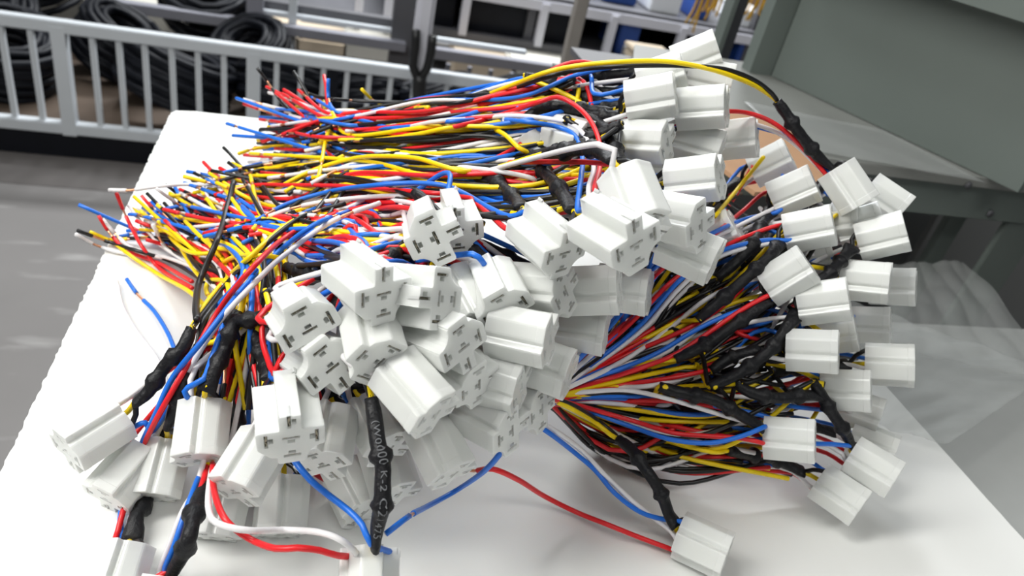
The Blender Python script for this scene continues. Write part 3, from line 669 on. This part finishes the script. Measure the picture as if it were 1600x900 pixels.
# printed lettering on the long sleeve
root, sl = next((h, s) for h, s in SL if h['label'].startswith('printed-sleeve'))
fc = bpy.data.curves.new('sleeve_print', 'FONT'); fc.body = '(W0000 K-2 CZ1475'; fc.size = .0050; fc.align_x = 'CENTER'; fc.align_y = 'CENTER'; fc.space_character = 1.12; fc.extrude = 0.00001
to = bpy.data.objects.new('tmp_text', fc); COL.objects.link(to); bpy.context.view_layer.update()
tme = bpy.data.meshes.new_from_object(to.evaluated_get(bpy.context.evaluated_depsgraph_get())); bpy.data.objects.remove(to)
slv = [c for c in root.children if c.name.startswith('heat_shrink')][0]
path = crom(sl, .001)[::-1]; seg = np.linalg.norm(np.diff(path, axis=0), axis=1); L = np.concatenate([[0], np.cumsum(seg)])
bm = bmesh.new(); bm.from_mesh(tme)
bmesh.ops.subdivide_edges(bm, edges=[e for e in bm.edges if e.calc_length() > .0012], cuts=2); bmesh.ops.triangulate(bm, faces=bm.faces[:])
xs_ = [vv.co.x for vv in bm.verts]; ys_ = [vv.co.y for vv in bm.verts]; kx = .72 * L[-1] / (max(xs_) - min(xs_)); mx_, my_ = (max(xs_) + min(xs_)) / 2, (max(ys_) + min(ys_)) / 2
for vv in bm.verts: vv.co.x = (vv.co.x - mx_) * kx; vv.co.y = (vv.co.y - my_) * kx * .72
hv = np.array([vv.co[:] for vv in slv.data.vertices]); Lm = L[-1]
fwd = (lambda s: np.array([np.interp(s, L, path[:, k]) for k in range(3)]))
for vv in bm.verts:
    s = Lm * .52 + vv.co.x; c = fwd(s); t_ = fwd(min(Lm, s + .006)) - fwd(max(0, s - .006)); t_ /= np.linalg.norm(t_)
    tocam = CAM - c; tocam -= t_ * tocam.dot(t_); tocam /= np.linalg.norm(tocam); side = np.cross(tocam, t_)
    ang = (vv.co.y) / .0036; dirn = tocam * math.cos(ang) + side * math.sin(ang)
    rel = hv - c; al = np.abs(rel @ t_); near = al < .0016
    rr = np.linalg.norm(rel[near] - np.outer(rel[near] @ t_, t_), axis=1)
    dots = (rel[near] @ dirn) / (rr + 1e-9); ok_ = (dots > .6) & (rr < .0065); rad_ = rr[ok_].max() if ok_.any() else .0036
    vv.co = Vector(c + dirn * (rad_ + .0004))
bm.to_mesh(tme); bm.free(); tme.materials.clear(); tme.materials.append(M_PRINT)
pr_ = bpy.data.objects.new('sleeve_print', tme); COL.objects.link(pr_); pr_.parent = slv; pr_['label'] = 'grey printed lettering'

def W(p): return np.array(p, float)
def vbar(name, px, py0, py1, Y, wd, dp, material, parent, px2=None, z1=None, z0=None):
    a = PY(px, py0, Y); b = PY(px if px2 is None else px2, py1, Y); x = (a[0] + b[0]) / 2
    top = a[2] if z1 is None else z1; bot = b[2] if z0 is None else z0
    return box(name, (x - wd / 2, Y - dp / 2, bot), (x + wd / 2, Y + dp / 2, top), material, parent, 0.002)
def hbar(name, p0, p1, Y, ht, dp, material, parent, x0=None, x1=None):
    a = PY(*p0, Y); b = PY(*p1, Y); z = (a[2] + b[2]) / 2
    return box(name, (a[0] if x0 is None else x0, Y - dp / 2, z - ht / 2), (b[0] if x1 is None else x1, Y + dp / 2, z + ht / 2), material, parent, 0.002)

# low steel cage pallet with black hose coils
FY = 2.30; ZT = Z0 - 0.403; ZB = Z0 - 0.703
cg = empty('cage_pallet', (-0.1, FY, 0)); tag(cg, 'low grey-white steel cage full of black hose coils behind the board', 'cage')
for y in (FY,):
    box('rail', (-1.75, y - .017, ZT - .017), (1.55, y + .017, ZT + .017), M_PAINT, cg, .003)['label'] = 'top rail'
    box('rail', (-1.75, y - .017, ZB - .017), (1.55, y + .017, ZB + .017), M_PAINT, cg, .003)['label'] = 'bottom rail'
    for i, px in enumerate((-158, -116, -74, -32, 14, 58, 101, 150, 190, 229, 270, 310, 350, 396, 432, 470, 505, 542, 577, 611, 655, 700, 735, 770, 806, 842)):
        post = px in (101, 396, 655, -158)
        p = PY(px, 120, FY); wd = .037 if post else .0145
        box('post' if post else 'baluster', (p[0] - wd / 2, y - wd / 2, ZB - (.019 if post else 0)), (p[0] + wd / 2, y + wd / 2, ZT), M_PAINT, cg)
box('rail', (-1.75, FY + .73, ZB - .02), (1.55, FY + .76, ZB + .09), M_DARKFR, cg)['label'] = 'dark rear board'
box('deck', (-1.75, FY, ZB - .02), (1.55, FY + .75, ZB - .004), mat('stained_deck', (.10, .07, .05), .7, noise=.4, nscale=6), cg)
box('under_deck_shade', (-1.75, FY - .005, 0.002), (1.55, FY + .72, ZB - .024), M_RUBBER, cg)['label'] = 'dark box added for the shade under the deck'  # black block stands in for the shade beneath the cage
def coil(name, c, R, label, tilt, n=9, rt=.011, yaw=0.0):
    rn = random.Random(17 + int(R * 1000) + n); pts = []
    for k in range(n * 16):
        a = 2 * math.pi * k / 16; rr = R * (.78 + .24 * math.sin(a * .37 + n) + rn.uniform(-.02, .02)); h = (k / (n * 16) - .5) * min(n, 14) * rt * .9
        pts.append(Vector((rr * math.cos(a), rr * math.sin(a), h)))
    M_ = Matrix.Rotation(yaw, 3, 'Z') @ Matrix.Rotation(tilt, 3, 'X')
    o = tube(name, [np.array(c) + np.array(M_ @ p) for p in pts], rt, M_RUBBER, None, sides=6, raw=True)
    tag(o, label, 'hose coil', 'black hose coils in the cage'); return o
cz = ZB + .0
CO = [(-1.22, .3, .15, 24, 'black hose coil at the cage end just outside the left edge'), (-.92, .26, .15, 20, 'black hose coil at the left end of the cage, front row'),
      (-.66, .5, .13, 30, 'black hose coil second from the left, pushed to the back of the cage'), (-.43, .24, .17, 22, 'large black hose coil filling the cage bars left of the board corner'),
      (-.10, .28, .15, 25, 'black hose coil behind the cage bars above the board corner'), (.16, .3, .14, 28, 'black hose coil in the cage behind the upright blue wire tip'),
      (.43, .28, .14, 24, 'black hose coil in the cage left of the forked black hanger'), (.72, .3, .14, 26, 'black hose coil in the cage right of the forked black hanger'),
      (-.22, .56, .13, 32, 'black hose coil at the back of the cage, right of the middle post'), (-1.05, .56, .13, 30, 'black hose coil at the back left corner of the cage')]
for i, (x, dy, R_, tl, lb) in enumerate(CO):
    coil('hose_coil', (x, FY + dy, cz + .12), R_, lb, math.radians(tl), 38, .012, i * .7)
dk = box('black_carton', tuple(PY(503, 158, FY + .06) - W((0, 0, .0))), tuple(PY(530, 98, FY + .10)), M_RUBBER); tag(dk, 'narrow black box standing at the cage rail behind the wire tips', 'box')

# machine frame with purple-grey rails behind the cage
fr = empty('machine_frame', (0.0, 3.2, 0)); tag(fr, 'grey machine frame with thin rails behind the cage', 'frame')
hbar('rail', (150, 5), (622, 69), 3.0, .035, .05, M_MIDFR, fr, x0=-.80, x1=.34)
hbar('rail', (700, 88), (1000, 125), 3.0, .04, .05, M_MIDFR, fr, x0=.42, x1=1.2)
hbar('rail', (418, 20), (603, 45), 3.06, .018, .03, M_PAINT, fr, x0=-.22, x1=.30)
hbar('rail', (680, 60), (790, 78), 3.06, .018, .03, M_PAINT, fr, x0=.43, x1=.85)
hbar('rail', (418, 9), (603, 31), 3.10, .035, .05, M_DARKFR, fr, x0=-.26, x1=.36)
for px, wd, mt in ((154, .05, M_MIDFR), (398, .06, M_MIDFR), (456, .03, M_PAINT), (632, .11, M_DARKFR)):
    p = PY(px, 60, 3.04); box('upright', (p[0] - wd / 2, 3.02, 0.0), (p[0] + wd / 2, 3.08, Z0 + .1), mt, fr)
for k in range(9):
    p = PY(700 + k * 34, 110, 3.1); box('upright', (p[0] - .008, 3.1, 0.05), (p[0] + .008, 3.12, Z0 - .60), M_MIDFR, fr)
wp = empty('white_post', (.4, 2.2, 0)); tag(wp, 'tall white post gripped by a black fork behind the cage rail', 'post')
a = PY(668, 0, 2.2); box('shaft', (a[0] - .028, 2.18, PY(656, 114, 2.2)[2]), (a[0] + .024, 2.23, Z0 + .3), M_PAINT2, wp, .012)
fk = []
for sx, pts in ((-1, [(650, 47), (649, 75), (645, 103), (652, 122), (654, 162)]), (1, [(676, 56), (674, 80), (667, 108), (658, 124), (655, 162)])):
    fk.append(sweep_vf(crom([PY(x, y, 2.165) for x, y in pts], .02), .013, 8))
fk.append(sweep_vf(crom([PY(656, 118, 2.165), PY(655, 140, 2.165), PY(653, 180, 2.165), W((PY(653, 180, 2.165)[0], 2.165, .01))], .02), .021, 8))
v, f_ = join_vf(fk); o = link('forked_hanger', mesh(v, f_, True), M_TIE); tag(o, 'black forked hanger clasping the foot of the white post', 'hanger')
# cartons and light clutter on the floor behind
for i, (px, py, wd, ht, mt, lb) in enumerate([(850, 120, .34, .14, M_WALL, 'pale carton low on the floor left of the taupe post'), (440, 75, .16, .16, M_TAN, 'pale carton on the floor behind the cage, left of the mint upright'), (500, 84, .22, .15, M_TAN, 'pale carton on the floor behind the pink-tinged thin rods'),
        (580, 90, .24, .14, M_WALL, 'pale carton on the floor left of the dark upright'), (760, 112, .3, .12, M_TAN, 'pale carton low behind the rail right of the white post'),
        (120, 28, .3, .22, M_WALL, 'pale bag behind the cage top rail at the upper left'), (230, 36, .2, .16, M_WALL, 'pale carton behind the cage top rail left of the grey beam')]):
    p = PY(px, py, 3.35); b_ = box('carton', (p[0] - wd / 2, 3.35, 0.002), (p[0] + wd / 2, 3.6, p[2] + ht * .4), mt, None, .01); tag(b_, lb, 'carton', 'pale cartons behind the cage')
tr = coil('hose_coil', (-1.05, 3.15, .33), .2, 'black hose coil on the floor behind the cage at the upper left corner', math.radians(20), 16, .014)
tr = coil('hose_coil', (-0.42, 3.2, .30), .17, 'black hose coil on the floor behind the cage under the grey beam', math.radians(30), 14, .014)

# long storage rack with dark bays
RY = 3.6
rk = empty('storage_rack', (1.2, RY, 0)); tag(rk, 'long white storage rack with dark bays behind the heap', 'rack')
zt, zb = PY(1025, 33, RY)[2], PY(815, 66, RY)[2]
box('shelf_board', (.3, RY - .02, zt + .015), (3.2, RY + .5, zt + .03), M_DARKFR, rk)
box('beam', (.3, RY - .03, zt - .035), (3.2, RY + .01, zt + .014), M_PAINT2, rk, .003)
box('beam', (.3, RY - .03, zb - .02), (3.2, RY + .01, zb + .015), M_DARKFR, rk, .003)
box('shelf_board', (-.6, RY + .0, zb - .01), (3.2, RY + .5, zb + .005), M_DARKFR, rk)
for px in (560, 605, 722, 840, 946, 1052, 1110, 1170):
    p = PY(px, 40 + (px - 720) * .14, RY); box('stile', (p[0] - .018, RY - .04, zb), (p[0] + .018, RY, zt), M_PAINT2, rk)
for x in (-.3, 1.0, 2.2, 3.1): box('upright', (x - .02, RY + .02, 0), (x + .02, RY + .06, Z0 + .1), M_DARKFR, rk)
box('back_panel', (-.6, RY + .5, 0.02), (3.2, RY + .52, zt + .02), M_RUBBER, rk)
def bin_(px0, py0, px1, py1, Y, dpt, mt, label, cat='bin', name='storage_bin', grp='bins on the storage rack', z0=None, z1=None):
    a, b = PY(px0, py0, Y), PY(px1, py1, Y); lo = (min(a[0], b[0]), Y, min(a[2], b[2]) if z0 is None else z0); hi = (max(a[0], b[0]), Y + dpt, max(a[2], b[2]) if z1 is None else z1)
    t = empty(name, ((lo[0] + hi[0]) / 2, Y, lo[2])); tag(t, label, cat, grp)
    box('bin_body' if name == 'storage_bin' else 'box_body', lo, (hi[0], hi[1], hi[2] - .012), mt, t, .006); box('rim', (lo[0] - .005, lo[1] - .006, hi[2] - .014), (hi[0] + .005, hi[1] + .005, hi[2]), mt, t, .003)
    return t
bin_(962, 76, 1003, 44, RY + .03, .3, M_BLUE, 'dark blue bin in the rack bay behind the taupe post', z0=zb + .006, z1=zt - .03)
bin_(1145, 104, 1182, 70, RY + .03, .3, M_BLUE, 'dark blue bin low between the two dark posts', z0=zb + .006, z1=zt - .03)
bin_(660, 40, 715, -10, RY + .05, .3, M_RUBBER, 'black bin in the bay right of the white post', z0=zb + .006, z1=zt - .03)
bin_(728, 50, 832, 2, RY + .05, .3, M_RUBBER, 'long black bin in the second rack bay', z0=zb + .006, z1=zt - .03)
bin_(846, 66, 900, 24, RY + .05, .3, M_RUBBER, 'black bin in the bay just left of the taupe post', z0=zb + .006, z1=zt - .03)
bin_(1062, 96, 1100, 60, RY + .05, .3, M_RUBBER, 'black bin in the bay behind the topmost plug', z0=zb + .006, z1=zt - .03)
zs_ = zt + .031
bin_(1010, 30, 1072, -14, RY + .06, .3, M_CRATE, 'bright white box on top of the rack', 'box', 'white_box', 'boxes on top of the rack', z0=zs_)
bin_(1150, 50, 1200, 22, RY + .06, .3, M_CRATE, 'bright white box on the rack between the two dark posts', 'box', 'white_box', 'boxes on top of the rack', z0=zs_)
bin_(940, 8, 1004, -30, RY + .10, .3, M_BLUE, 'blue bin on top of the rack left of the bright white box', z0=zs_)
bin_(1076, 36, 1124, -20, RY + .06, .3, M_BLUE, 'blue bin on top of the rack right of the bright white box', z0=zs_)
bin_(1160, 16, 1196, -20, RY + .5, .3, M_BLUE, 'small blue bin behind the white box between the dark posts', z0=zs_)
bin_(800, -8, 930, -50, RY + .10, .3, M_CRATE, 'white box on the rack at the top edge', 'box', 'white_box', 'boxes on top of the rack', z0=zs_)
c_ = bin_(986, 97, 1048, 84, 2.2, .08, M_TAN, 'tan carton behind the arching yellow wire', 'carton', 'tan_carton', None); c_.children[0]['label'] = 'tan box body'
box('stand', (PY(1017, 90, 2.2)[0] - .04, 2.25, 0), (PY(1017, 90, 2.2)[0] + .04, 2.35, PY(1017, 96, 2.2)[2]), M_DARKFR, c_)
for i, (px, n, x) in enumerate(((1108, 9, 0), (1185, 8, 1))):
    p = PY(px, 10, 2.6); vs = []
    for k in range(n):
        q = p + W(((k - n / 2) * .011, random.uniform(-.01, .01), 0)); vs.append(sweep_vf(crom([q + W((0, 0, .15)), q, q - W((random.uniform(-.008, .02), 0, random.uniform(.0, .06) + (.05 if i == 0 and k < 3 else 0)))], .02), .004, 5))
    v, f_ = join_vf(vs); o = link('hanging_leads', mesh(v, f_, True), mat('ochre_leads', (.62, .36, .02), .5)); tag(o, ('bunch of ochre leads hanging left of the dark post', 'bunch of ochre leads hanging between the two dark posts')[i], 'leads', 'ochre leads hanging by the rack')
# posts
tp = vbar('steel_post', 918, -120, 100, 1.6, .026, .03, M_BEIGE, None, 904, z0=0.0); tag(tp, 'slim taupe steel post behind the arching yellow wire', 'post')
dp_ = empty('angle_post', (PY(1138, 50, 1.15)[0], 1.15, 0)); tag(dp_, 'dark angle-iron post left of the green cabinet', 'post')
xx = PY(1138, 50, 1.15)[0]
box('flange', (xx - .019, 1.13, 0), (xx - .011, 1.16, Z0 + .6), M_GREEN, dp_); box('web', (xx - .011, 1.15, 0), (xx + .017, 1.156, Z0 + .6), M_DARKFR, dp_)

# green-grey steel cabinet with a shelf at the right
zs = Z0 + .09
cb = empty('steel_cabinet', (.7, .8, 0)); tag(cb, 'worn grey-green steel cabinet with an open shelf at the right', 'cabinet')
def slab(name, base, z0, z1, th, material, parent):      # upright panel through base points
    a, b = W(base[0]), W(base[1]); d = b - a; n = np.array([-d[1], d[0]]); n /= np.linalg.norm(n)
    q = [a, b, b + n * th, a + n * th]
    v = [(x, y, z0) for x, y in q] + [(x, y, z1) for x, y in q]
    return keep(link(name, mesh(v, [(0, 3, 2, 1), (4, 5, 6, 7), (0, 1, 5, 4), (1, 2, 6, 5), (2, 3, 7, 6), (3, 0, 4, 7)]), material), parent)
slab('side_panel', ((.765, .617), (.633, .957)), zs + .001, Z0 + .50, -.012, M_GREEN, cb)
pr = P(1205, 120, .09)
box('corner_post', (.598, .960, zs - .9), (.640, .985, Z0 + .6), M_GREEN, cb)
box('corner_post', (.640, .962, zs - .9), (.652, .985, Z0 + .6), M_DARKFR, cb)
v = [(.30, .655, zs), (.86, .655, zs), (.86, 1.02, zs), (.44, 1.02, zs)]
v2 = [(x, y, zs - .004) for x, y, _ in v]
keep(link('shelf_plate', mesh(v + v2, [(0, 1, 2, 3), (7, 6, 5, 4), (0, 4, 5, 1), (1, 5, 6, 2), (2, 6, 7, 3), (3, 7, 4, 0)]), M_GREEND), cb)
box('shelf_lip', (.30, .650, zs - .012), (.90, .656, zs + .0005), M_GREEND, cb, .001)
box('front_beam', (.34, .660, zs - .056), (.86, .668, zs - .014), M_GREEN, cb, .001)
box('shelf_underside', (.34, .668, zs - .02), (.86, 1.0, zs - .012), M_DARKFR, cb)
lx = PY(1585, 350, .665)[0]
box('leg', (lx - .012, .664, 0), (lx + .045, .672, zs - .014), M_GREEN, cb, .001)
box('leg', (lx - .062, .70, 0), (lx - .034, .71, zs - .02), M_GREEN, cb, .001)
box('back_panel', (.30, .93, .2), (1.3, .94, zs - .02), mat('grey_sheet', (.20, .205, .205), .45, noise=.1, nscale=6), cb)
box('back_panel', (lx + .03, .80, .2), (1.5, .81, zs + .5), mat('grey_sheet', (.2, .2, .2)), cb)
# upper shelf whose lip shows at the top right corner
A_, B_ = W((.633, .957)), W((.765, .617)); dn = W(((B_ - A_)[1], -(B_ - A_)[0])); dn /= -np.linalg.norm(dn)
if dn[0] > 0: dn = -dn
O_ = A_ + dn * .05
def on_panel(px, py):
    r_ = ray(px, py); t_ = ((O_ - CAM[:2]) @ dn) / (r_[:2] @ dn); return CAM + r_ * t_
q1, q2 = on_panel(1480, 0), on_panel(1600, 32); zu = (q1[2] + q2[2]) / 2; dd = (B_ - A_) / np.linalg.norm(B_ - A_)
slab('upper_shelf', (tuple(B_ + dd * .25 + dn * .05), tuple(A_ + dn * .05)), zu, zu + .03, -.06, M_GREEN, cb)
def bolt(px, py, Y, r, nm='bolt'):
    p = PY(px, py, Y); return tube(nm, [p, p + W((0, -.0025, 0))], r, M_DARKFR, cb, sides=10, raw=True)
bolt(1546, 333, .660, .0045); bolt(1512, 289, .650, .0042)
bolt(1472, 423, .929, .003)
def sheet(name, q, z, amp, mt, n=40, seed=1, label=None, cat=None, nz=1.0):
    """crumpled sheet over a quad given by its corners on the level z"""
    rn = np.random.default_rng(seed); C4 = [P(x, y, z) for x, y in q]
    ks = [(rn.normal() * 5 * nz, rn.normal() * 5 * nz, rn.uniform(0, 6.28), rn.uniform(.4, 1)) for _ in range(9)]
    V = []
    for j in range(n + 1):
        for i in range(n + 1):
            s, t = i / n, j / n
            p = (C4[0] * (1 - s) + C4[1] * s) * (1 - t) + (C4[3] * (1 - s) + C4[2] * s) * t
            h = sum(abs(math.sin(a * s * 1.6 + b * t * 1.6 + c)) * d for a, b, c, d in ks) / 9
            V.append(p + W((0, 0, h * amp)))
    Fc = [(j * (n + 1) + i, j * (n + 1) + i + 1, (j + 1) * (n + 1) + i + 1, (j + 1) * (n + 1) + i) for j in range(n) for i in range(n)]
    o = link(name, mesh(V, Fc, True), mt)
    sm = o.modifiers.new('thickness', 'SOLIDIFY'); sm.thickness = .0003
    if label: tag(o, label, cat)
    return o
def film_mat():
    M = bpy.data.materials.new('clear_film'); M.use_nodes = True; nt = M.node_tree; b = nt.nodes['Principled BSDF']
    b.inputs['Base Color'].default_value = (.5, .52, .51, 1); b.inputs['Roughness'].default_value = .22; b.inputs['Alpha'].default_value = .22
    return M
FM = film_mat()
sheet('plastic_film', [(1270, 650), (1300, 470), (1640, 590), (1472, 706)], .003, .016, FM, 60, 4, 'crumpled clear plastic film lying over the board corner at the right', 'plastic film')
sheet('plastic_bag', [(1390, 560), (1370, 425), (1500, 420), (1680, 620)], -.02, .022, FM, 60, 9, 'crumpled clear plastic bag below the cabinet beam', 'plastic bag', .8)
lf = sheet('plastic_sheet', [(1240, 232), (1160, 160), (1380, 205), (1540, 288)], .092, .004, FM, 30, 6, 'thin clear plastic sheet lying on the cabinet shelf', 'plastic sheet', .7)
cdb = prism_px('cardboard_flap', [(1120, 165), (1180, 178), (1235, 205), (1268, 232), (1292, 262), (1290, 300), (1180, 300), (1100, 240)], .096, .004, M_CARD)
tag(cdb, 'brown cardboard piece behind the upper plugs on the shelf', 'cardboard')

# cable tie round the left bundle
ctp = [(365, 283, -8), (360, 305, -10), (353, 330, -12), (348, 350, -12), (338, 378, -14), (322, 415, -14), (310, 445, -12), (306, 480, -6), (308, 500, 4)]
o = tube('cable_tie', [Q((p[0], p[1], p[2] - 9)) for p in ctp], .0019, M_TIE, None, sides=6, flat=None); tag(o, 'thin black cable tie running down over the loose ends at the left', 'cable tie')
# stray lead on the board at the left: pale and blue
st_ = empty('stray_lead', P(225, 500, 0)); tag(st_, 'loose blue and pale lead ends lying on the board at the left', 'lead')
cut_wire(crom([P(278, 560, .012), P(262, 520, .008), P(240, 485, .005), P(215, 460, .004), P(198, 436, .006)], .004), st_, 'blue')
tube('wire', [P(262, 600, .006), P(245, 560, .004), P(215, 520, .003), P(192, 480, .003), P(183, 440, .003)], .0012, WM['white'], st_, step=.005)
